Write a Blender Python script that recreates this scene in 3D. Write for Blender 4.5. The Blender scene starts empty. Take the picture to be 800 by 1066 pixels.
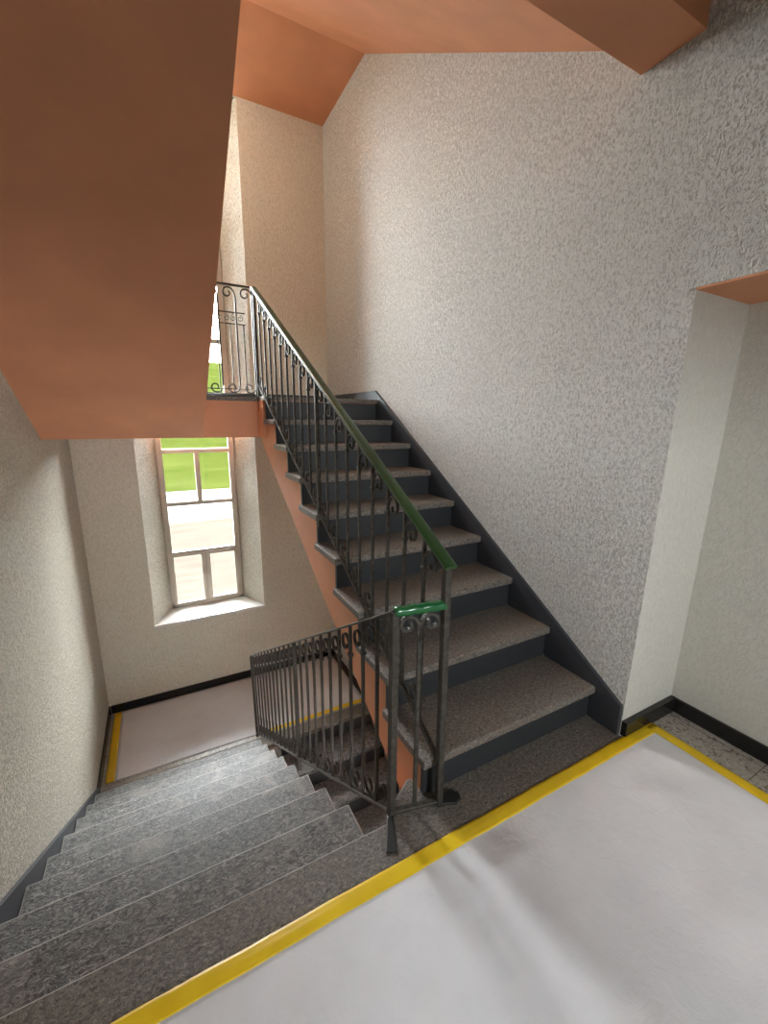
import bpy, bmesh, math, random
from mathutils import Vector, Matrix
random.seed(7)
C = bpy.context.scene.collection
R, T = 0.187, 0.3065                    # riser, tread run
SL = R / T
XU, XD, XL = -1.069, -1.268, -2.609     # tread ends of the rising / descending flight, left wall
YF = 3.80                               # far wall
Y0D = -0.0116                           # first descending nosing
ZU, ZL = 9 * R, -9 * R                  # half landings

# ------------------------------------------------------------------ materials
def mat(name, base=(.5, .5, .5), rough=.6, metal=0.0):
    m = bpy.data.materials.new(name); m.use_nodes = True
    b = m.node_tree.nodes['Principled BSDF']
    b.inputs['Base Color'].default_value = (*base, 1); b.inputs['Roughness'].default_value = rough
    b.inputs['Metallic'].default_value = metal
    return m, m.node_tree.nodes, m.node_tree.links, b
def coords(n, l, scale, kind='Object', rot=(0, 0, 0)):
    tc = n.new('ShaderNodeTexCoord'); mp = n.new('ShaderNodeMapping')
    mp.inputs['Scale'].default_value = scale; mp.inputs['Rotation'].default_value = rot
    l.new(tc.outputs[kind], mp.inputs['Vector']); return mp.outputs['Vector']
def noise(n, l, vec, scale, detail=3, rough=.5, dist=0):
    t = n.new('ShaderNodeTexNoise'); t.inputs['Scale'].default_value = scale; t.inputs['Detail'].default_value = detail
    t.inputs['Roughness'].default_value = rough; t.inputs['Distortion'].default_value = dist
    l.new(vec, t.inputs['Vector']); return t.outputs['Fac']
def ramp(n, l, fac, stops, interp='LINEAR'):
    r = n.new('ShaderNodeValToRGB'); r.color_ramp.interpolation = interp
    e = r.color_ramp.elements
    while len(e) < len(stops): e.new(.5)
    for q, (p, c) in zip(e, stops): q.position = p; q.color = (*c, 1)
    l.new(fac, r.inputs['Fac']); return r.outputs['Color']
def mix(n, l, fac, a, b, mode='MIX'):
    m = n.new('ShaderNodeMix'); m.data_type = 'RGBA'; m.blend_type = mode
    if isinstance(fac, float): m.inputs[0].default_value = fac
    else: l.new(fac, m.inputs[0])
    for s, v in ((6, a), (7, b)):
        if isinstance(v, tuple): m.inputs[s].default_value = (*v, 1)
        else: l.new(v, m.inputs[s])
    return m.outputs[2]
def bump(n, l, b, h, strength, dist):
    u = n.new('ShaderNodeBump'); u.inputs['Strength'].default_value = strength; u.inputs['Distance'].default_value = dist
    l.new(h, u.inputs['Height']); l.new(u.outputs['Normal'], b.inputs['Normal'])

def plaster(name, light, groove, sc, strength, dist, rot=0.0):
    m, n, l, b = mat(name, rough=.62)
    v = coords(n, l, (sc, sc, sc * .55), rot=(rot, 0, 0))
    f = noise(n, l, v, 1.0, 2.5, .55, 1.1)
    c = ramp(n, l, f, [(.38, groove), (.56, light)])  # groove tone: dirt, plus the relief's shadow painted into the colour
    big = noise(n, l, coords(n, l, (1, 1, 1)), 1.6, 3)
    c = mix(n, l, ramp(n, l, big, [(.35, (.0, .0, .0)), (.7, (.35, .35, .35))]), c, tuple(x * .86 for x in light))
    l.new(c, b.inputs['Base Color'])
    h = ramp(n, l, f, [(.34, (0, 0, 0)), (.60, (1, 1, 1))])
    bump(n, l, b, h, strength, dist)
    b.inputs['Specular IOR Level'].default_value = .35
    return m
M = {}
M['plaster'] = plaster('rough plaster', (.84, .815, .77), (.52, .49, .445), 100, 1.0, .012, .35)
M['plaster_far'] = plaster('far wall plaster', (.74, .685, .575), (.60, .545, .45), 70, .5, .003)
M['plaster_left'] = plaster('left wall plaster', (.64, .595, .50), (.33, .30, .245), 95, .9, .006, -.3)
M['plaster_smooth'] = plaster('smooth plaster', (.63, .61, .55), (.56, .54, .485), 80, .4, .003)

def paint(name, col, rough=.55, var=.1, bs=.08):
    m, n, l, b = mat(name, col, rough)
    v = coords(n, l, (1, 1, 1))
    f = noise(n, l, v, 3, 4)
    l.new(ramp(n, l, f, [(.3, tuple(x * (1 - var) for x in col)), (.7, tuple(min(1, x * (1 + var * .5)) for x in col))]), b.inputs['Base Color'])
    bump(n, l, b, noise(n, l, v, 140, 2), bs, .002)
    return m
M['orange'] = paint('terracotta paint', (.66, .285, .145), .6)
M['riser'] = paint('charcoal riser paint', (.029, .031, .034), .45)
M['skirt'] = paint('charcoal skirting paint', (.040, .042, .050), .45)
M['skirt_black'] = paint('black skirting tile', (.012, .011, .011), .25, .3, .02)
M['frame'] = paint('window frame paint', (.50, .44, .36), .45)
M['sill'] = paint('white marble sill', (.80, .77, .74), .18, .06, .01)
M['concrete'] = paint('plain ceiling paint', (.6, .57, .52), .7)

def granite():
    m, n, l, b = mat('speckled gneiss', rough=.5)
    v = coords(n, l, (1, 1.5, 1.3)); v2 = coords(n, l, (1, 1, 1))
    f = noise(n, l, v, 70, 5, .72, .7)
    c = ramp(n, l, f, [(.32, (.040, .037, .034)), (.45, (.145, .130, .115)), (.57, (.225, .20, .174)), (.70, (.38, .34, .30))])
    f2 = noise(n, l, v2, 260, 2, .6)
    c = mix(n, l, ramp(n, l, f2, [(.36, (.75, .75, .75)), (.46, (0, 0, 0))]), c, (.05, .047, .045))
    f3 = noise(n, l, v2, 4, 3)
    c = mix(n, l, ramp(n, l, f3, [(.35, (0, 0, 0)), (.7, (.5, .5, .5))]), c, mix(n, l, 1.0, c, (1.0, .83, .70), 'MULTIPLY'))
    l.new(c, b.inputs['Base Color'])
    bump(n, l, b, f, .5, .003)
    l.new(ramp(n, l, f, [(.3, (.46,) * 3), (.7, (.62,) * 3)]), b.inputs['Roughness'])
    b.inputs['Specular IOR Level'].default_value = .36
    return m
M['granite'] = granite()
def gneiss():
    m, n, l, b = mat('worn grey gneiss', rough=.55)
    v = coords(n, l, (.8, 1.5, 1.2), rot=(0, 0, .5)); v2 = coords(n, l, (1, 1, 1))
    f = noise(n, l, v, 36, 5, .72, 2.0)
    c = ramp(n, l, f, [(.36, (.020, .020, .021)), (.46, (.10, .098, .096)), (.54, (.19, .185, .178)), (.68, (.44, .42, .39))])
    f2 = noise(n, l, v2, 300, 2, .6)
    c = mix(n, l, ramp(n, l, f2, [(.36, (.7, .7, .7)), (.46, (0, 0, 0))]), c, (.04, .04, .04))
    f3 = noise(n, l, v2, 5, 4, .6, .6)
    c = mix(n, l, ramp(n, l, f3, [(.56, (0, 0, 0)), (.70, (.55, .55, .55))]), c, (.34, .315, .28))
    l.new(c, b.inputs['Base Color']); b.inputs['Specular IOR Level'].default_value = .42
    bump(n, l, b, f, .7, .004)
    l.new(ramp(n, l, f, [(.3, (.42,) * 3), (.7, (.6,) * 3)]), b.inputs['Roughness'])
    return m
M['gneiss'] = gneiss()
M['worn_edge'] = paint('pale worn stone edge', (.42, .40, .37), .6, .35)

def terrazzo():
    m, n, l, b = mat('terrazzo tile', rough=.35)
    v = coords(n, l, (1, 1, 1))
    w = n.new('ShaderNodeTexVoronoi'); w.inputs['Scale'].default_value = 55
    l.new(v, w.inputs['Vector'])
    f = noise(n, l, v, 46, 2, .5, 1.5)
    c = ramp(n, l, f, [(.36, (.12, .10, .08)), (.42, (.34, .305, .26)), (.60, (.42, .38, .33)), (.7, (.50, .46, .41))])
    br = n.new('ShaderNodeTexBrick'); br.offset = 0; br.inputs['Scale'].default_value = 1
    br.inputs['Brick Width'].default_value = .4; br.inputs['Row Height'].default_value = .4; br.inputs['Mortar Size'].default_value = .002
    br.inputs['Color1'].default_value = br.inputs['Color2'].default_value = (1, 1, 1, 1); br.inputs['Mortar'].default_value = (.25, .24, .22, 1)
    mp = n.new('ShaderNodeMapping'); mp.inputs['Location'].default_value = (.02, .566 - .4 * 1, 0)
    tc = n.new('ShaderNodeTexCoord'); l.new(tc.outputs['Object'], mp.inputs['Vector']); l.new(mp.outputs['Vector'], br.inputs['Vector'])
    l.new(mix(n, l, 1.0, c, br.outputs['Color'], 'MULTIPLY'), b.inputs['Base Color'])
    return m
M['terrazzo'] = terrazzo()

def paper():
    m, n, l, b = mat('white floor fleece', rough=.6)
    v = coords(n, l, (1, 1, 1))
    f = noise(n, l, v, 2.5, 5, .6)
    l.new(ramp(n, l, f, [(.3, (.68, .67, .695)), (.65, (.78, .77, .80))]), b.inputs['Base Color'])
    k = noise(n, l, v, 320, 3, .6); g = noise(n, l, v, 17, 6, .62, 1.2)
    mm = n.new('ShaderNodeMath'); mm.operation = 'MULTIPLY_ADD'; mm.inputs[1].default_value = 4.0
    l.new(g, mm.inputs[0]); l.new(k, mm.inputs[2])
    bump(n, l, b, mm.outputs[0], .4, .0025)
    return m
M['paper'] = paper()

def tape():
    m, n, l, b = mat('yellow tape', (.80, .50, .012), .38)
    v = coords(n, l, (1, 1, 1))
    f = noise(n, l, v, 9, 3)
    l.new(ramp(n, l, f, [(.3, (.80, .52, .006)), (.7, (.90, .62, .012))]), b.inputs['Base Color'])
    bump(n, l, b, noise(n, l, coords(n, l, (12, 60, 12)), 1, 3), .25, .002)
    return m
M['tape'] = tape()

def iron():
    m, n, l, b = mat('dark wrought iron', (.05, .044, .038), .5, .25)
    f = noise(n, l, coords(n, l, (1, 1, 1)), 45, 4)
    l.new(ramp(n, l, f, [(.3, (.036, .032, .028)), (.7, (.088, .076, .063))]), b.inputs['Base Color'])
    l.new(ramp(n, l, f, [(.3, (.42,) * 3), (.7, (.6,) * 3)]), b.inputs['Roughness'])
    b.inputs['Specular IOR Level'].default_value = .25; return m
M['iron'] = iron()
M['green'] = paint('green vinyl handrail', (.018, .062, .014), .32, .3, .03)
M['green_gloss'] = paint('glossy green wrapping', (.016, .110, .035), .16, .35, .1)
M['strap'] = paint('black iron strap', (.022, .021, .020), .4, .3, .05)

def glass():
    m = bpy.data.materials.new('window glass'); m.use_nodes = True
    n, l = m.node_tree.nodes, m.node_tree.links; n.clear()
    o = n.new('ShaderNodeOutputMaterial'); t = n.new('ShaderNodeBsdfTransparent'); g = n.new('ShaderNodeBsdfGlossy')
    g.inputs['Roughness'].default_value = .02; t.inputs['Color'].default_value = (.96, .97, .95, 1)
    fr = n.new('ShaderNodeFresnel'); fr.inputs['IOR'].default_value = 1.35
    mx = n.new('ShaderNodeMixShader'); l.new(fr.outputs[0], mx.inputs[0]); l.new(t.outputs[0], mx.inputs[1]); l.new(g.outputs[0], mx.inputs[2])
    l.new(mx.outputs[0], o.inputs['Surface']); return m
M['glass'] = glass()
def outdoor(name, a, b_, sc):
    m, n, l, b = mat(name, rough=.9)
    l.new(ramp(n, l, noise(n, l, coords(n, l, sc), 1, 5, .6), [(.3, a), (.7, b_)]), b.inputs['Base Color']); b.inputs['Specular IOR Level'].default_value = 0; return m
M['grass'] = outdoor('meadow grass', (.0066, .0090, .0016), (.0112, .0132, .0030), (.25, .8, .5))
M['gravel'] = outdoor('beige gravel', (.0165, .0135, .0108), (.0215, .018, .0148), (.5, 2.2, 1))
M['path'] = outdoor('white concrete road', (.07, .069, .067), (.085, .084, .082), (1, 1, 1))

# ------------------------------------------------------------------ mesh helpers
def obj(name, bm, m, parent=None, smooth=False, bevel=0):
    me = bpy.data.meshes.new(name)
    bmesh.ops.recalc_face_normals(bm, faces=bm.faces)
    bm.to_mesh(me); bm.free()
    o = bpy.data.objects.new(name, me); C.objects.link(o)
    for x in (m if isinstance(m, (list, tuple)) else [m]): me.materials.append(x)
    if smooth:
        for p in me.polygons: p.use_smooth = True
    if bevel:
        bv = o.modifiers.new('edge', 'BEVEL'); bv.width = bevel; bv.segments = 3; bv.limit_method = 'ANGLE'
    if parent: o.parent = parent
    return o
def tag(o, label, cat, group=None, kind=None):
    o['label'] = label; o['category'] = cat
    if group: o['group'] = group
    if kind: o['kind'] = kind
    return o
def struct(o, label, cat='structure'):
    o['kind'] = 'structure'; o['label'] = label; o['category'] = cat; return o
def empty(name, loc=(0, 0, 0)):
    o = bpy.data.objects.new(name, None); o.location = loc; o.empty_display_size = .1; C.objects.link(o); return o
def box(bm, x0, x1, y0, y1, z0, z1, mi=0):
    vs = [bm.verts.new((x, y, z)) for x in (x0, x1) for y in (y0, y1) for z in (z0, z1)]
    for f in ((0, 1, 3, 2), (4, 6, 7, 5), (0, 4, 5, 1), (2, 3, 7, 6), (0, 2, 6, 4), (1, 5, 7, 3)):
        q = bm.faces.new([vs[i] for i in f]); q.material_index = mi
def bx(*a):
    bm = bmesh.new(); box(bm, *a); return bm
def prism_x(bm, prof, x0, x1, mi=0):        # profile in (y, z)
    a = [bm.verts.new((x0, y, z)) for y, z in prof]; b = [bm.verts.new((x1, y, z)) for y, z in prof]
    n = len(prof)
    for i in range(n):
        bm.faces.new((a[i], a[(i + 1) % n], b[(i + 1) % n], b[i])).material_index = mi
    bm.faces.new(a).material_index = mi; bm.faces.new(b[::-1]).material_index = mi
def prism_z(bm, prof, z0, z1):              # profile in (x, y)
    a = [bm.verts.new((x, y, z0)) for x, y in prof]; b = [bm.verts.new((x, y, z1)) for x, y in prof]
    n = len(prof)
    for i in range(n): bm.faces.new((a[i], a[(i + 1) % n], b[(i + 1) % n], b[i]))
    bm.faces.new(a); bm.faces.new(b[::-1])
def sweep(bm, pts, axis, w, d):             # bar: width w in the plane of the path, depth d along axis
    pts = [Vector(p) for p in pts]; ax = Vector(axis).normalized(); rings = []
    for i, p in enumerate(pts):
        t = (pts[min(i + 1, len(pts) - 1)] - pts[max(i - 1, 0)]).normalized()
        nn = ax.cross(t).normalized()
        ww = w[i] if isinstance(w, list) else w
        rings.append([bm.verts.new(p + nn * sx * ww / 2 + ax * sy * d / 2) for sx, sy in ((-1, -1), (1, -1), (1, 1), (-1, 1))])
    for a, b in zip(rings, rings[1:]):
        for k in range(4): bm.faces.new((a[k], a[(k + 1) % 4], b[(k + 1) % 4], b[k]))
    bm.faces.new(rings[0]); bm.faces.new(rings[-1][::-1])

# ------------------------------------------------------------------ setting: walls
ZB, ZT = -3.9, 6.2
# right wall: above the recess it runs on towards the camera; its lower end is the reveal of the recess
bm = bmesh.new()
prof = [(-.138, ZB), (-.138, 0), (-.170, 2.012), (-3.4, 2.012), (-3.4, ZT), (YF + .4, ZT), (YF + .4, ZB)]
a = [bm.verts.new((0, y, z)) for y, z in prof]; b = [bm.verts.new((.62, y, z)) for y, z in prof]
for i in range(7): bm.faces.new((a[i], a[(i + 1) % 7], b[(i + 1) % 7], b[i])).material_index = 1 if i == 1 else 0
bm.faces.new(a); bm.faces.new(b)
struct(obj('wall_right', bm, [M['plaster'], M['plaster_smooth']]), 'rough white plaster wall running up beside the rising stairs', 'wall')
bm = bx(.4296, .62, -3.4, -.140, -.2, 2.010)
struct(obj('wall_recess', bm, M['plaster_smooth']), 'smooth grey green back wall of the recess on the right', 'wall')
bm = bx(0.0, .4294, -3.4, -.150, 2.004, 2.0115)
struct(obj('ceiling_recess', bm, M['orange']), 'terracotta painted underside of the recess on the right', 'ceiling')
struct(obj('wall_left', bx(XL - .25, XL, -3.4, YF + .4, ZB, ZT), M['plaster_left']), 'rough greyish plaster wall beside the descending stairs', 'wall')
# far wall with tall splayed window opening
OX0, OX1, IX0, IX1 = -2.0817, -.8868, -1.8948, -1.0691
YW, ZS, ZTOP = 4.19, -.756, 4.535
bm = bmesh.new()
def ring(x0, x1, z0, z1, y): return [bm.verts.new(p) for p in ((x0, y, z0), (x1, y, z0), (x1, y, z1), (x0, y, z1))]
o_ = ring(XL, 0, ZB, ZT, YF); i_ = ring(OX0, OX1, ZS, ZTOP, YF); s_ = ring(IX0, IX1, ZS, ZTOP - .05, YW)
t_ = ring(IX0, IX1, ZS, ZTOP - .05, YF + .52); u_ = ring(XL, 0, ZB, ZT, YF + .52)
for A, B in ((o_, i_), (i_, s_), (s_, t_), (t_, u_), (u_, o_)):
    for k in range(4): bm.faces.new((A[k], A[(k + 1) % 4], B[(k + 1) % 4], B[k])).material_index = 1 if A is i_ else 0
struct(obj('wall_far', bm, [M['plaster_far'], M['plaster_left']]), 'beige plaster end wall with the tall stair window', 'wall')
# back of the stair hall, with an unseen window added as fill light
bm = bmesh.new()
BX0, BX1, BZ0, BZ1 = -1.5, -.8, 1.0, 1.9
for x0, x1, z0, z1 in ((XL, BX0, -.2, 3.4), (BX1, .62, -.2, 3.4), (BX0, BX1, -.2, BZ0), (BX0, BX1, BZ1, 3.4)):
    box(bm, x0, x1, -3.65, -3.4, z0, z1)
struct(obj('wall_back', bm, M['plaster']), 'plaster wall at the back of the floor landing', 'wall')

# ------------------------------------------------------------------ floors, landings, ceilings
FY = -.205
bm = bmesh.new(); box(bm, XL, 0.0, -3.4, FY, -.2, 0); box(bm, 0, .4296, -3.4, -.150, -.2, 0)
struct(obj('floor', bm, M['terrazzo']), 'speckled terrazzo tile floor of the landing', 'floor')
bm = bmesh.new()
prism_z(bm, [(XL, FY), (-.001, FY), (-.001, .04), (-1.045, .04), (-1.05, .125), (-1.07, .125), (-1.225, .02), (-1.235, Y0D), (XL, Y0D)], -.045, .0005)
fn_ = obj('floor_nosing', bm, [M['granite'], M['worn_edge']], bevel=.006); fn_.modifiers['edge'].material = 1
struct(fn_, 'granite nosing strip along the edge of the floor landing', 'floor')
bm = bmesh.new(); prism_z(bm, [(XL, FY), (-.001, FY), (-.001, .03), (-1.05, .03), (-1.06, .11), (-1.10, .11), (-1.22, .02), (-1.22, .012), (XL, .012)], -.2, -.045)
struct(obj('floor_slab', bm, M['orange']), 'painted slab under the granite edge of the floor landing', 'floor')
# lower half landing
bm = bmesh.new(); box(bm, XL, 0, 2.545, YF, ZL - .3, ZL)
struct(obj('floor_lower', bm, M['terrazzo']), 'tiled floor of the lower half landing', 'floor')
bm = bx(XL, 0, 2.53, 2.68, ZL - .045, ZL + .0015)
struct(obj('floor_lower_nosing', bm, M['granite'], bevel=.006), 'granite edge strip of the lower half landing', 'floor')
# upper half landing
bm = bmesh.new()
box(bm, XL, XU - .002, 2.707, YF, 1.34, ZU - .035); box(bm, XU - .002, 0, 2.50, YF, 1.34, ZU - .035)
box(bm, OX0 + .03, OX1 - .03, YF, YF + .06, 1.34, ZU - .035)
struct(obj('floor_upper_slab', bm, M['orange']), 'terracotta painted slab edge of the upper half landing', 'floor')
bm = bmesh.new()
prism_z(bm, [(XL, 2.69), (XU, 2.69), (XU, 8 * T), (-.001, 8 * T), (-.001, YF), (XL, YF)], ZU - .035, ZU)
struct(obj('floor_upper', bm, M['granite'], bevel=.005), 'granite top of the upper half landing', 'floor')
# ceilings above
bm = bx(XL, 0, -.07, .167, 2.883, 3.366)
struct(obj('ceiling_beam', bm, M['orange']), 'terracotta beam under the edge of the floor above', 'ceiling')
struct(obj('ceiling', bx(XL, .62, -3.4, -.07, 3.17, 3.366), M['concrete']), 'ceiling over the floor landing', 'ceiling')
bm = bmesh.new()
prism_x(bm, [(.167, 2.965), (2.759, 4.545), (2.759, 4.85), (.167, 3.30)], -1.069, 0)
struct(obj('ceiling_slope', bm, M['orange']), 'sloping terracotta soffit of the flight high above on the right', 'ceiling')
struct(obj('ceiling_landing', bx(XL, 0, 2.759, YF, 4.545, 4.85), M['orange']), 'flat terracotta ceiling over the upper half landing', 'ceiling')
struct(obj('roof', bx(XL - .25, .62, -.3, YF + .5, ZT, ZT + .2), M['concrete']), 'roof closing the stairwell far above', 'ceiling')
bm = bx(XL, .62, -.3, -.07, 3.366, ZT)
struct(obj('wall_back_upper', bm, M['plaster']), 'plaster wall closing the stairwell above the beam', 'wall')

bm = bx(XL, .0, -.5, -.25, ZB, -.2)
struct(obj('wall_back_lower', bm, M['plaster']), 'plaster wall closing the stairwell below the floor landing', 'wall')
struct(obj('floor_ground', bx(XL, 0, -.25, YF, ZB, -2 * 9 * R), M['terrazzo']), 'tiled floor of the storey below', 'floor')
struct(obj('floor_slab_rear', bx(XL, .62, -3.65, -.25, -.25, -.2), M['concrete']), 'slab under the floor landing', 'floor')

# ------------------------------------------------------------------ skirtings
def skirt(name, bm, m, label): return struct(obj(name, bm, m, bevel=.002), label, 'skirting')
off = R + .055
bm = bmesh.new()
prism_x(bm, [(-.135, 0.001), (.02, 0.001), (8 * T + .15, ZU - .14), (8 * T + .15, ZU + .085), (8 * T + .049, ZU + .085), (-.135, SL * -.135 + off)], -.022, .001)
skirt('baseboard_right', bm, M['skirt'], 'charcoal painted skirting stepping up the right wall beside the rising stairs')
skirt('baseboard_right_landing', bx(-.018, .001, 8 * T + .15, YF, ZU, ZU + .085), M['skirt'], 'charcoal skirting of the right wall on the upper half landing')
bm = bmesh.new(); box(bm, -1.5, -.018, YF - .018, YF + .002, ZU, ZU + .085)
skirt('baseboard_far_upper', bm, M['skirt'], 'charcoal skirting of the end wall on the upper half landing')
skirt('baseboard_far', bx(XL + .02, -.016, YF - .016, YF + .002, ZL, ZL + .09), M['skirt_black'], 'black skirting of the end wall on the lower half landing')
skirt('baseboard_left_landing', bx(XL, XL + .016, 2.46, YF, ZL, ZL + .09), M['skirt_black'], 'black skirting of the left wall on the lower half landing')
bm = bmesh.new()
f = lambda y: -SL * (y - Y0D) + .05
prism_x(bm, [(-.25, .001), (-.25, .085), (-.05, .085), (2.62, ZL + .09), (2.62, ZL), (2.3, ZL - .05), (-.0, -.25), (-.01, .001)], XL - .001, XL + .02)
skirt('baseboard_left', bm, M['skirt'], 'charcoal skirting sloping down the left wall beside the descending stairs')
skirt('baseboard_reveal', bx(.001, .4296, -.166, -.136, 0, .078), M['skirt_black'], 'short black skirting on the end face of the right wall')
skirt('baseboard_recess', bx(.4136, .4306, -3.4, -.150, 0, .078), M['skirt_black'], 'long black skirting along the recess wall on the right')
bm = bmesh.new()
prism_x(bm, [(2.62, ZL + .11), (2.62, ZL - .02), (.6, ZL - SL * 1.95 - .15), (.6, ZL - SL * 1.95 + .09)], -.02, .001)
skirt('baseboard_right_lower', bm, M['skirt'], 'charcoal skirting down the right wall below the rising stairs')
skirt('baseboard_right_lower_landing', bx(-.016, .001, 2.62, YF, ZL, ZL + .09), M['skirt_black'], 'black skirting of the right wall on the lower half landing')

# ------------------------------------------------------------------ stair flights
def tread_bm(x0, x1, y0, y1, z): return bx(x0, x1, y0, y1, z - .04, z)
up = empty('staircase', (XU / 2, 0, 0))
tag(up, 'flight of granite steps with charcoal risers rising along the right wall', 'stairs', kind='thing')
def child(o, root):
    o.parent = root; o.matrix_parent_inverse = Matrix.Translation(root.location).inverted(); return o
for k in range(1, 9):
    bm = tread_bm(XU, -.021, (k - 1) * T, k * T + .048, k * R)
    child(obj('tread', bm, M['granite'], bevel=.007), up)
for k in range(1, 10):
    y = (k - 1) * T + .03
    child(obj('riser', bx(XU + .02, -.021, y, y + .02, (k - 1) * R, k * R - .0395), M['riser']), up)
top = [(.05, 0)]
for k in range(1, 9): top += [((k - 1) * T + .05, k * R - .04), (k * T + .05, k * R - .04)]
sb = lambda y: .56 * y - .27
prof = top + [(8 * T + .05, ZU - .04), (2.70, ZU - .04), (2.70, sb(2.70) + .05), (.125, sb(.125)), (.05, sb(.05))]
bm = bmesh.new(); prism_x(bm, prof, XU + .024, -.021)
st = child(obj('stringer', bm, M['orange']), up); st['label'] = 'terracotta painted flank and soffit'

dn = empty('staircase', (XL / 2 + XD / 2, 0, 0))
tag(dn, 'flight of worn grey granite steps descending along the left wall', 'stairs', kind='thing')
for j in range(1, 9):
    y = Y0D + j * T
    bm = tread_bm(XL + .021, XD + .012 * 0, y - T - .0 + .03, y, -j * R)
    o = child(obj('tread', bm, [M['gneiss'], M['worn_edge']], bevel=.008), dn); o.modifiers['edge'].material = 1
for j in range(1, 10):
    y = Y0D + (j - 1) * T - .03
    child(obj('riser', bx(XL + .021, XD - .015, y - .02 + .02, y + .02, -j * R, -(j - 1) * R - .0395), M['riser']), dn)
prof = [(.0, -.21)]
for j in range(1, 10): prof += [(Y0D + (j - 1) * T - .035, -(j - 1) * R - .21 if j == 1 else -(j - 1) * R - .041), (Y0D + (j - 1) * T - .035, -j * R - .041)]
prof = [(Y0D - .032, -.21)]
for j in range(1, 9): prof += [(Y0D + (j - 1) * T - .032 if j > 1 else Y0D - .032, -j * R - .041), (Y0D + j * T - .032, -j * R - .041)]
prof = prof[1:] + [(Y0D + 8 * T - .032, ZL - .3), (2.2, ZL - .3), (-.04, -.46)]
bm = bmesh.new(); prism_x(bm, prof, XL + .021, XD - .02)
child(obj('stringer', bm, M['orange']), dn)

lo = empty('staircase', (XU / 2, 2.53, ZL))
tag(lo, 'shadowed granite steps descending from the lower half landing beneath the rising flight', 'stairs', kind='thing')
for j in range(1, 7):
    y = 2.53 - j * T
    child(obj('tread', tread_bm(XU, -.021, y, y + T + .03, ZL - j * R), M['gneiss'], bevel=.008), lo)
    child(obj('riser', bx(XU + .02, -.021, y + T + .01, y + T + .03, ZL - j * R, ZL - (j - 1) * R - .046), M['riser']), lo)
prof = []
for j in range(1, 7): prof += [(2.53 - (j - 1) * T + .012, ZL - j * R - .041), (2.53 - j * T + .012, ZL - j * R - .041)]
prof += [(2.53 - 6 * T + .012, ZL - 6 * R - .45), (2.543, ZL - .45)]
bm = bmesh.new(); prism_x(bm, prof, XU + .024, -.021)
child(obj('stringer', bm, M['orange']), lo)

ab = empty('staircase', (-2.07, 2.7, ZU))
tag(ab, 'overhead flight seen from below as a broad sloping terracotta soffit', 'stairs', kind='thing')
XE = -1.5314
zs = lambda y: 1.34 + SL * (2.707 - y)
prof = [(2.706, 1.341), (2.706, 1.60)]
for k in range(1, 9): prof += [(2.67 - (k - 1) * T, ZU + k * R - .041), (2.67 - k * T, ZU + k * R - .041)]
prof += [(.168, 3.3), (.168, zs(.168))]
prof[1] = (2.67, 1.645); prof.insert(1, (2.706, 1.645))
bm = bmesh.new(); prism_x(bm, prof, XL + .001, XE)
so = child(obj('stringer', bm, M['orange']), ab); so['label'] = 'smooth terracotta soffit'
for k in range(1, 9):
    y = 2.64 - (k - 1) * T
    child(obj('tread', bx(XL + .001, XE + .04, y - T - .02, y, ZU + k * R - .04, ZU + k * R), M['granite'], bevel=.007), ab)

# ------------------------------------------------------------------ window
wn = empty('window_1', ((IX0 + IX1) / 2, YW, ZS))
struct(wn, 'tall stair window of stacked panes in the end wall', 'window')
def wpart(name, bm, m, **k): return child(obj(name, bm, m, **k), wn)
Y0, Y1 = YW - .02, YW + .035
bm = bmesh.new()
box(bm, IX0, IX0 + .06, Y0, Y1, ZS, ZTOP); box(bm, IX1 - .06, IX1, Y0, Y1, ZS, ZTOP)
zb = ZS + .0
mod = 1.207
rows = []
z = ZS + .005; box(bm, IX0, IX1, Y0, Y1, ZS, ZS + .05)
tr = [-.077, .522, 1.13, 1.73, 2.345, 2.95, 3.55, 4.15]
for q in tr: box(bm, IX0 + .06, IX1 - .06, Y0, Y1, q - .024, q + .024)
MX = -1.484
for z0, z1 in ((ZS + .05, -.097), (.542, 1.11), (1.75, 2.325), (2.97, 3.53), (4.17, ZTOP)):
    box(bm, MX - .026, MX + .026, Y0, Y1, z0, z1)
wpart('window_frame', bm, M['frame'], bevel=.004)
def sash(x0, x1, z0, z1, w=.032):
    bm = bmesh.new(); a, b = Y0 - .012, Y0 + .03
    box(bm, x0, x1, a, b, z0, z0 + w); box(bm, x0, x1, a, b, z1 - w, z1); box(bm, x0, x0 + w, a, b, z0 + w, z1 - w); box(bm, x1 - w, x1, a, b, z0 + w, z1 - w)
    return wpart('sash', bm, M['frame'], bevel=.003)
sash(MX + .008, IX1 - .03, ZS + .03, -.075, .046)
sash(IX0 + .03, MX - .008, ZS + .03, -.075, .036)
bm = bmesh.new(); box(bm, -1.30, -1.22, Y0 - .03, Y0 - .012, -.105, -.085); box(bm, -1.225, -1.205, Y0 - .035, Y0 - .012, -.11, -.08)
wpart('latch', bm, M['frame'])
wpart('pane', bx(IX0 + .02, IX1 - .02, YW + .008, YW + .012, ZS + .03, ZTOP), M['glass'])
bm = bmesh.new()
prism_z(bm, [(OX0 - .012, YF - .02), (OX1 + .012, YF - .02), (OX1 + .004, YF + .001), (IX1, YW), (IX0, YW), (OX0 - .004, YF + .001)], ZS - .028, ZS + .004)
wpart('windowsill', bm, M['sill'], bevel=.004)

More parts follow.
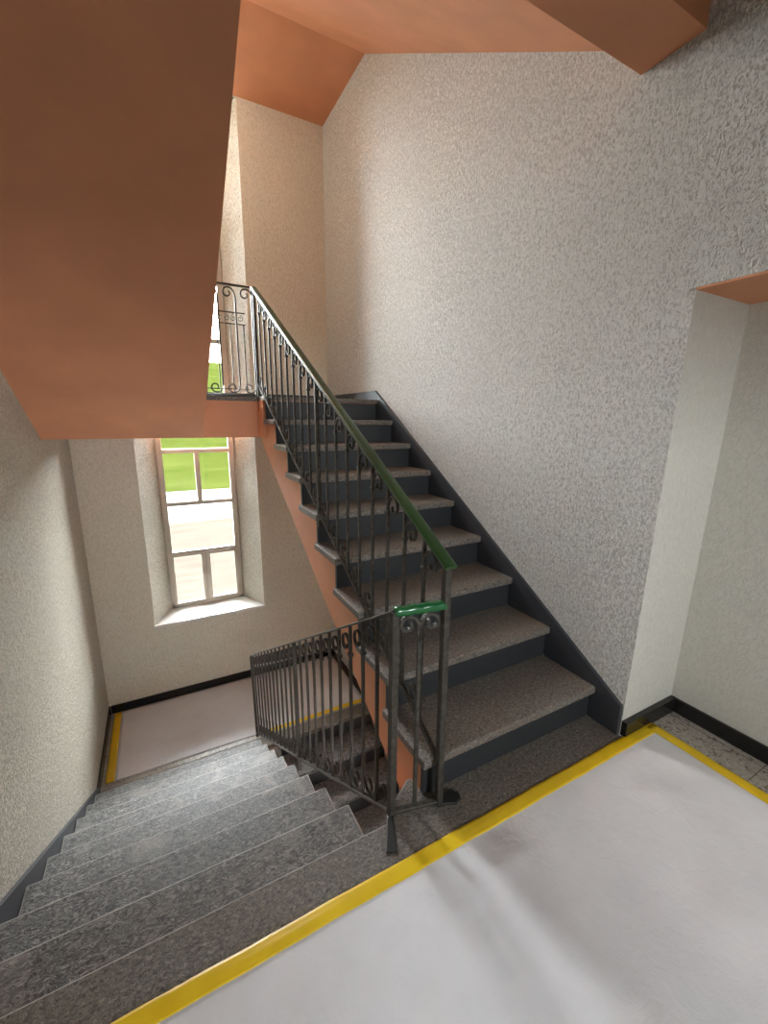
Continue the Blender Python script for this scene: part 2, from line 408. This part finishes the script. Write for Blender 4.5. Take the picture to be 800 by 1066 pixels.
w2 = empty('fill_window', ((BX0 + BX1) / 2, -3.5, BZ0))  # added out of view, lets fill light onto the floor landing
struct(w2, 'unseen window added behind the floor landing for fill light', 'window')
bm = bmesh.new()
for x0, x1, z0, z1 in ((BX0, BX0 + .06, BZ0, BZ1), (BX1 - .06, BX1, BZ0, BZ1), (BX0, BX1, BZ0, BZ0 + .06), (BX0, BX1, BZ1 - .06, BZ1), (-1.25, -1.20, BZ0, BZ1)):
    box(bm, x0, x1, -3.56, -3.5, z0, z1)
child(obj('window_frame', bm, M['frame']), w2)
child(obj('pane', bx(BX0 + .03, BX1 - .03, -3.533, -3.529, BZ0 + .03, BZ1 - .03), M['glass']), w2)

# ------------------------------------------------------------------ wrought iron
def spiral(c, r0, r1, a0, a1, n=30):
    out = []
    for i in range(n + 1):
        t = i / n; a = math.radians(a0 + (a1 - a0) * t); r = r0 + (r1 - r0) * t ** .8
        out.append((c[0] + r * math.cos(a), c[1] + r * math.sin(a)))
    return out
def crook(side, vert, base, cz, r=.040, turns=400):
    """flat bar from the upright at (0, base) curling over to `side`; centre (side*r*.95, cz); vert=+1 curls over the top, -1 under the bottom"""
    c = (side * r * .95, cz)
    sp = spiral((c[0] * side, c[1] * vert), r, r * .30, 185, 185 - turns)
    pts = [(0, base * vert)] + sp
    return [(a * side, b * vert) for a, b in pts]
def bar_square(bm, p, q, s):                # vertical-ish square bar
    sweep(bm, [p, q], (1, 0, 0), s, s)

def slope_rail(root, A, B, A2, B2, n, thick, side_top, label_parts=True, skip_last=0):
    """balusters between the lower chord A-B and the upper chord A2-B2"""
    A, B, A2, B2 = map(Vector, (A, B, A2, B2))
    d = (B - A); hdir = Vector((d.x, d.y, 0)).normalized(); axis = hdir.cross(Vector((0, 0, 1)))
    slope = (B2.z - A2.z) / Vector((B2.x - A2.x, B2.y - A2.y)).length
    slb = (B.z - A.z) / Vector((d.x, d.y)).length
    hd = side_top                            # which way along hdir the top curls (downhill)
    for i in range(1, n):
        t = i / n; lo_, hi_ = A.lerp(B, t), A2.lerp(B2, t)
        big = i == thick
        s = .024 if big else .0135
        bm = bmesh.new()
        lo2 = lo_.copy()
        if big: lo2.z -= .10
        sweep(bm, [lo2, hi_], axis, s, s)
        o = child(obj('support_post' if big else 'baluster', bm, M['iron'], bevel=.002), root)
        if i == 1 and False: continue
        for vert, ref, sl, dirn in ((1, hi_, slope, hd), (-1, lo_, slb, -hd)):
            r = .049
            off_z = sl * dirn * r * .95 * 1.0
            cz = off_z - vert * (r + .012 + abs(sl) * .010)
            base = cz - vert * .075
            loc = crook(dirn, vert, base * vert, cz * 1.0 * (1 if True else 1), r) if False else None
            c = (dirn * (r * .95 + s * .4), cz)
            sp = spiral((c[0] * dirn, c[1] * vert), r, r * .30, 188, 188 - 370)
            pts = [(0.0 + s * .3, cz * vert - .075)] + sp
            tz = cz * vert + r          # stretch the curl a little downwards from where it meets the rail
            P = [Vector((ref.x, ref.y, ref.z)) + hdir * (a * dirn) + Vector((0, 0, (tz + (b - tz) * 1.2) * vert)) for a, b in pts]
            bm = bmesh.new(); sweep(bm, P, axis, .0065, .013)
            sc = obj('scroll', bm, M['iron'], smooth=False); sc.parent = o; sc.matrix_parent_inverse = Matrix.Identity(4)
            sc.matrix_parent_inverse = o.matrix_parent_inverse @ Matrix.Identity(4) if False else Matrix.Identity(4)
        # collar where the top curl leaves the upright
        bm = bmesh.new(); z = hi_.z - .135
        q = lo_.lerp(hi_, (z - lo_.z) / (hi_.z - lo_.z))
        box(bm, q.x - .011, q.x + .011, q.y - .011, q.y + .011, z - .008, z + .008)
        cc = obj('collar', bm, M['iron'], bevel=.002); cc.parent = o

def rail_bm(pts, w, h):
    """rail of rounded top section along pts (axis horizontal across)"""
    bm = bmesh.new()
    pts = [Vector(p) for p in pts]
    sec = [(-w / 2, -h * .5), (-w / 2, h * .15), (-w * .38, h * .42), (-w * .15, h * .5), (w * .15, h * .5), (w * .38, h * .42), (w / 2, h * .15), (w / 2, -h * .5)]
    rings = []
    for i, p in enumerate(pts):
        t = (pts[min(i + 1, len(pts) - 1)] - pts[max(i - 1, 0)]).normalized()
        hx = Vector((t.x, t.y, 0)).normalized().cross(Vector((0, 0, 1))).normalized(); up_ = hx.cross(t).normalized()
        rings.append([bm.verts.new(p + hx * a + up_ * b) for a, b in sec])
    n = len(sec)
    for a, b in zip(rings, rings[1:]):
        for k in range(n): bm.faces.new((a[k], a[(k + 1) % n], b[(k + 1) % n], b[k]))
    bm.faces.new(rings[0]); bm.faces.new(rings[-1][::-1])
    return bm

# --- rising balustrade
ub = empty('balustrade', (-1.02, -.035, 0))
tag(ub, 'scrolled wrought iron balustrade with dark green handrail on the rising stairs', 'railing')
P2b, P2t = Vector((-1.018, -.035, 0)), Vector((-1.022, -.030, 1.022))
P3b, P3t = Vector((-1.062, 2.655, ZU - .12)), Vector((-1.062, 2.655, 2.545))
A = Vector((-1.022, -.03, .205)); B = Vector((-1.060, 2.65, 1.70 + .10))
B = Vector((-1.060, 2.65, .205 + 2.68 * .592))
A2 = P2t - Vector((0, 0, .012)); B2 = P3t - Vector((0, 0, .012))
bm = bmesh.new(); bar_square(bm, P2b, P2t, .027); child(obj('newel_post', bm, M['iron'], bevel=.003), ub)
bm = bmesh.new(); bar_square(bm, P3b, P3t, .022); child(obj('newel_post', bm, M['iron'], bevel=.003), ub)
child(obj('bottom_rail', rail_bm([A, B], .022, .010), M['iron']), ub)
child(obj('top_bar', rail_bm([A2, B2], .024, .008), M['iron']), ub)
dv = (B2 - A2).normalized()
h = child(obj('handrail', rail_bm([A2 - dv * .03 + Vector((0, 0, .013)), B2 + dv * .005 + Vector((0, 0, .013))], .050, .018), M['green'], smooth=False, bevel=.002), ub)
h['label'] = 'dark green handrail'
slope_rail(ub, A, B, A2, B2, 19, 9, -1)
bm = bmesh.new()
prism_z(bm, [(-1.03, -.05), (-.995, -.055), (-.955, -.075), (-.925, -.062), (-.918, -.035), (-.945, -.012), (-.985, -.008), (-1.03, -.02)], .0006, .012)
child(obj('foot_strap', bm, M['strap'], bevel=.003), ub)

# --- descending balustrade
db = empty('balustrade', (-1.2085, .011, 0))
tag(db, 'bare wrought iron balustrade with scrolls on the descending stairs', 'railing')
P1b, P1t = Vector((-1.2085, .011, .0)), Vector((-1.2085, .011, .857))
Eb, Et = Vector((-1.248, 2.71, ZL)), Vector((-1.262, 2.71, -.765))
A = Vector((-1.2085, .011, .020)); B = Vector((-1.248, 2.71, ZL + .045))
A2 = P1t - Vector((0, 0, .004)); B2 = Et.copy()
bm = bmesh.new(); bar_square(bm, P1b, P1t, .028); child(obj('newel_post', bm, M['iron'], bevel=.003), db)
bm = bmesh.new(); bar_square(bm, Eb, Et, .024); child(obj('newel_post', bm, M['iron'], bevel=.003), db)
child(obj('bottom_rail', rail_bm([A, B], .026, .012), M['iron']), db)
child(obj('handrail', rail_bm([A2 + Vector((0, 0, .006)), B2 + Vector((0, 0, .006))], .030, .010), M['iron'], bevel=.001), db)
slope_rail(db, A, B, A2, B2, 22, 10, 1)
# short return panel between the two newels, green wrapped top bar
Q0, Q1 = Vector((-1.2085, .011, .857)), Vector((-1.022, -.028, .862))
bm = rail_bm([Q0 + (Q1 - Q0) * t + Vector((0, 0, .0015 * math.sin(t * 21) + .002)) for t in [i / 16 for i in range(17)]], .036, .028)
g = child(obj('handrail_wrap', bm, M['green_gloss'], smooth=True), db); g['label'] = 'glossy green wrapped top bar'
child(obj('base_bar', rail_bm([Vector((-1.2085, .011, .018)), Vector((-1.018, -.033, .018))], .026, .012), M['iron']), db)
hd = (Q1 - Q0); hd.z = 0; hd.normalize(); axp = hd.cross(Vector((0, 0, 1)))
mid = Q0.lerp(Q1, .5)
bm = bmesh.new(); sweep(bm, [Vector((mid.x, mid.y - .0, .02)), Vector((mid.x, mid.y, .765))], axp, .015, .015)
mb = child(obj('baluster', bm, M['iron'], bevel=.002), db)
for s in (-1, 1):
    r = .041
    sp = spiral((r + .004, -.056), r, r * .26, 190, 190 - 430)
    pts = [(0.0, -.125), (.0, -.09)] + sp[1:]
    P = [Vector((mid.x, mid.y, .857)) + hd * (a * s) + Vector((0, 0, b)) for a, b in pts]
    bm = bmesh.new(); sweep(bm, P, axp, .011, .015)
    o = obj('scroll', bm, M['iron']); o.parent = mb
bm = bmesh.new()
prism_z(bm, [(-1.232, .0), (-1.205, .0), (-1.262, -.128), (-1.300, -.112)], .0006, .012)
child(obj('foot_strap', bm, M['strap'], bevel=.003), db)

# --- guard on the edge of the upper half landing
ug = empty('landing_guard', (-1.6, 2.70, ZU))
tag(ug, 'small black iron guard with scrolls on the edge of the upper half landing', 'railing')
gy, gz0, gz1 = 2.70, ZU + .012, 2.555
child(obj('top_bar', rail_bm([(-2.55, gy, gz1), (-1.062, gy, gz1)], .03, .012), M['iron']), ug)
child(obj('bottom_rail', rail_bm([(-2.55, gy, gz0), (-1.062, gy, gz0)], .03, .014), M['iron']), ug)
child(obj('newel_post', bx(-1.078, -1.056, gy - .011, gy + .011, ZU, gz1), M['iron']), ug)
for k in range(0, 11):
    x = -1.067 - .137 * k
    bm = bmesh.new()
    if k: sweep(bm, [(x, gy, gz0 + .10), (x, gy, gz1 - .10)], (0, 1, 0), .0125, .0125)
    else: sweep(bm, [(x, gy, gz0), (x, gy, gz0 + .1)], (0, 1, 0), .0125, .0125)
    o = child(obj('baluster', bm, M['iron']), ug)
    for vert, zr in ((1, gz1 - .006), (-1, gz0 + .006)):
        r = .054
        sp = spiral((r + .004, -r - .002), r, r * .26, 185, 185 - 420)
        pts = [(0, -r - .085), (0, -r - .03)] + sp[1:]
        bm = bmesh.new(); sweep(bm, [(x - a, gy, zr + b * vert) for a, b in pts], (0, 1, 0), .0105, .0125)
        s = obj('scroll', bm, M['iron']); s.parent = o

# --- guard inside the window opening
wg = empty('window_guard', (-1.48, 3.84, ZU))
tag(wg, 'slim black iron guard with scroll band across the window opening', 'railing')
wy = 3.85; wx0, wx1 = OX0 + .02, OX1 - .022
for z in (2.598, 2.485, 1.815): child(obj('cross_bar', rail_bm([(wx0, wy, z), (wx1, wy, z)], .012, .012), M['iron']), wg)
n = 8
for k in range(n + 1):
    x = wx0 + .02 + (wx1 - wx0 - .04) * k / n
    child(obj('baluster', bx(x - .005, x + .005, wy - .005, wy + .005, 1.75, 2.485), M['iron']), wg)
for k in range(n):
    x = wx0 + .02 + (wx1 - wx0 - .04) * (k + .5) / n
    for s in (-1, 1):
        sp = spiral((x + s * .035, 2.5415), .034, .010, 90 if s > 0 else 90, 90 - s * 430, 24)
        bm = bmesh.new(); sweep(bm, [(a, wy, b) for a, b in sp], (0, 1, 0), .006, .010)
        child(obj('scroll', bm, M['iron']), wg)

# ------------------------------------------------------------------ floor protection
def sheet(name, x0, x1, y0, y1, z, nx, ny, fn):
    bm = bmesh.new(); g = []
    for i in range(nx + 1):
        row = []
        for j in range(ny + 1):
            x = x0 + (x1 - x0) * i / nx; y = y0 + (y1 - y0) * j / ny
            row.append(bm.verts.new((x, y, z + fn(x, y))))
        g.append(row)
    for i in range(nx):
        for j in range(ny): bm.faces.new((g[i][j], g[i + 1][j], g[i + 1][j + 1], g[i][j + 1]))
    # thin edge
    bnd = [e for e in bm.edges if e.is_boundary]
    r = bmesh.ops.extrude_edge_only(bm, edges=bnd)
    for v in [v for v in r['geom'] if isinstance(v, bmesh.types.BMVert)]: v.co.z = z - .0015
    return obj(name, bm, M['paper'], smooth=True)
def ridge(x, y, x0, y0, x1, y1, h, w, skew=0.0):
    dx, dy = x1 - x0, y1 - y0; L = math.hypot(dx, dy)
    t = ((x - x0) * dx + (y - y0) * dy) / L / L; d = ((x - x0) * dy - (y - y0) * dx) / L
    t2 = max(0, min(1, t)); fall = math.exp(-((t - t2) * L / .08) ** 2)
    d += .018 * math.sin(t * 5)
    w2 = w * (1.0 if d * 1 > 0 else 1 + skew)
    return h * math.exp(-(d / w2) ** 2) * fall
from math import sin
XR = .190; YN = -.193
def edge_mask(x, y):
    a = min(1, max(0, (YN - .03 - y) / .12)); b = min(1, max(0, (XR - .03 - x) / .10))
    return a * b
RID = [(-.93, -.20, -.93, -1.3, .026, .040, 1.4), (-1.10, -.22, -1.28, -1.3, .016, .03, .5), (-1.42, -.25, -1.02, -.33, .008, .03, .4),
       (-.2, -.45, -.50, -1.0, .010, .07, 1.5), (.12, -.50, -.25, -.42, .006, .06, .6), (-1.5, -.30, -1.62, -.75, .008, .03, 1.0), (-1.30, -.30, -1.12, -.24, .008, .022, .4), (-1.36, -.42, -1.10, -.36, .007, .02, .6), (-1.2, -.5, -1.5, -.62, .006, .025, .5),
       (-.45, -.8, -.2, -1.6, .012, .09, .5)]
def wr(x, y):
    h = .0012 * (sin(7 * x + 3 * y) + sin(11 * y - 4 * x + 1)) + .0025
    for q in RID: h += ridge(x, y, *q)
    return max(.0, h) * edge_mask(x, y)
ps = sheet('protective_sheet', XL + .03, XR, -3.3, YN, .003, 150, 170, wr)
tag(ps, 'large wrinkled white protective fleece covering the floor landing', 'floor covering')
ls = sheet('protective_sheet', -2.505, -.03, 2.735, YF - .03, ZL + .003, 60, 40, lambda x, y: .0012 * (1 + sin(6 * x + 2 * y) * sin(5 * y - x)))
tag(ls, 'smooth white protective fleece on the lower half landing below the window', 'floor covering')

def tape_strip(p0, p1, w, z, lift=0.0, n=60):
    p0, p1 = Vector(p0), Vector(p1); d = (p1 - p0).normalized(); nn = Vector((-d.y, d.x)); L = (p1 - p0).length
    bm = bmesh.new(); rows = []
    for i in range(n + 1):
        c = p0 + d * L * i / n
        row = []
        for j in range(7):
            u = (j / 6 - .5)
            q = c + nn * (u * w + .0008 * sin(i * .31) + .0006 * sin(i * .83 + 2))
            hh = .0010 + .0022 * math.exp(-((u - .05 + .06 * sin(i * .21)) / .10) ** 2) * (.5 + .5 * sin(i * .17 + 1)) if lift else .0008
            row.append(bm.verts.new((q.x, q.y, z + hh)))
        rows.append(row)
    for a, b in zip(rows, rows[1:]):
        for j in range(6): bm.faces.new((a[j], b[j], b[j + 1], a[j + 1]))
    bnd = [e for e in bm.edges if e.is_boundary]
    r = bmesh.ops.extrude_edge_only(bm, edges=bnd)
    for v in [v for v in r['geom'] if isinstance(v, bmesh.types.BMVert)]: v.co.z = z - .0008
    return obj('tape_strip', bm, M['tape'], smooth=True)
tag(tape_strip((XL + .03, -.190), (.218, -.186), .056, .0045, 1, 120), 'long yellow tape holding the white fleece beside the granite floor edge', 'tape')
tag(tape_strip((.190, -.176), (.178, -3.3), .056, .0062, 1, 120), 'yellow tape holding the fleece edge beside the recess on the right', 'tape')
tag(tape_strip((-2.53, 2.74), (-2.53, YF - .03), .07, ZL + .005), 'yellow tape on the lower half landing along the left wall', 'tape')
tag(tape_strip((-1.16, 2.728), (-.035, 2.728), .055, ZL + .005), 'yellow tape on the lower half landing seen through the lower balusters', 'tape')

# ------------------------------------------------------------------ outside
GZ = -4.2
def flat(name, x0, x1, y0, y1, z, m, label):
    return struct(obj(name, bx(x0, x1, y0, y1, z - .1, z), m), label, 'ground')
flat('ground_gravel', -40, 40, 4.4, 24.0, GZ, M['gravel'], 'beige gravel yard outside below the window')
flat('ground_road', -60, 60, 24.0, 35.0, GZ, M['path'], 'pale road crossing outside beyond the gravel')
bm = bmesh.new()
prism_x(bm, [(35, GZ), (45, GZ + .6), (62, 4.5), (82, 11), (82, GZ - .2), (35, GZ - .2)], -120, 120)
struct(obj('lawn', bm, M['grass']), 'bright green meadow rising outside behind the road', 'ground')
flat('ground_rear', -60, 60, -60, -3.7, GZ + .2, M['gravel'], 'gravel ground behind the building')

# ------------------------------------------------------------------ light
w = bpy.data.worlds.new('overcast sky'); bpy.context.scene.world = w; w.use_nodes = True
bg = w.node_tree.nodes['Background']; bg.inputs['Color'].default_value = (.93, .97, 1.03, 1); bg.inputs['Strength'].default_value = 23.0
def portal(name, loc, rot, sx, sy):
    L = bpy.data.lights.new(name, 'AREA'); L.shape = 'RECTANGLE'; L.size = sx; L.size_y = sy; L.cycles.is_portal = True
    o = bpy.data.objects.new(name, L); o.location = loc; o.rotation_euler = rot; C.objects.link(o)
portal('window_portal', ((IX0 + IX1) / 2, YF + .50, (ZS + ZTOP) / 2), (math.radians(-90), 0, 0), .85, ZTOP - ZS)
portal('fill_window_portal', ((BX0 + BX1) / 2, -3.62, (BZ0 + BZ1) / 2), (math.radians(90), 0, 0), BX1 - BX0, BZ1 - BZ0)

lp = empty('fill_lamp', (-2.0, 3.25, 4.545))  # unseen lamp, added to warm and brighten the upper stair hall
struct(lp, 'unseen round glass lamp added to brighten the upper half landing', 'lamp')
bm = bmesh.new(); bmesh.ops.create_cone(bm, cap_ends=True, segments=32, radius1=.10, radius2=.11, depth=.03, matrix=Matrix.Translation((-2.0, 3.25, 4.53)))
child(obj('fill_lamp_base', bm, M['frame'], smooth=False), lp)
mg, n, l, b = mat('fill lamp opal glass', (.9, .85, .75), .3)
b.inputs['Emission Color'].default_value = (1, .91, .76, 1); b.inputs['Emission Strength'].default_value = 31
bm = bmesh.new(); bmesh.ops.create_uvsphere(bm, u_segments=32, v_segments=16, radius=.125, matrix=Matrix.Translation((-2.0, 3.25, 4.42)))
child(obj('fill_lamp_globe', bm, mg, smooth=True), lp)

# ------------------------------------------------------------------ camera
cam = bpy.data.cameras.new('camera'); co = bpy.data.objects.new('camera', cam); C.objects.link(co)
yw, pt, ro = (math.radians(a) for a in (28.3488, 12.522, .5528))
fw = Vector((math.sin(yw) * math.cos(pt), math.cos(yw) * math.cos(pt), -math.sin(pt)))
rt = Vector((math.cos(yw), -math.sin(yw), 0)); u0 = rt.cross(fw)
r2 = math.cos(ro) * rt + math.sin(ro) * u0; u2 = -math.sin(ro) * rt + math.cos(ro) * u0
mw = Matrix((r2, u2, -fw)).transposed().to_4x4(); mw.translation = (-1.8798, -1.1495, 1.5085)
co.matrix_world = mw
cam.sensor_fit = 'HORIZONTAL'; cam.sensor_width = 36; cam.lens = 436.15 / 800 * 36; cam.clip_start = .02; cam.clip_end = 400
sc = bpy.context.scene; sc.camera = co
sc.view_settings.view_transform = 'Standard'; sc.view_settings.look = 'None'; sc.view_settings.gamma = 1
sc.view_settings.use_curve_mapping = False; sc.view_settings.exposure = 1.65
sc.cycles.max_bounces = 12; sc.cycles.diffuse_bounces = 8; sc.cycles.transparent_max_bounces = 12
sc.cycles.use_denoising = True
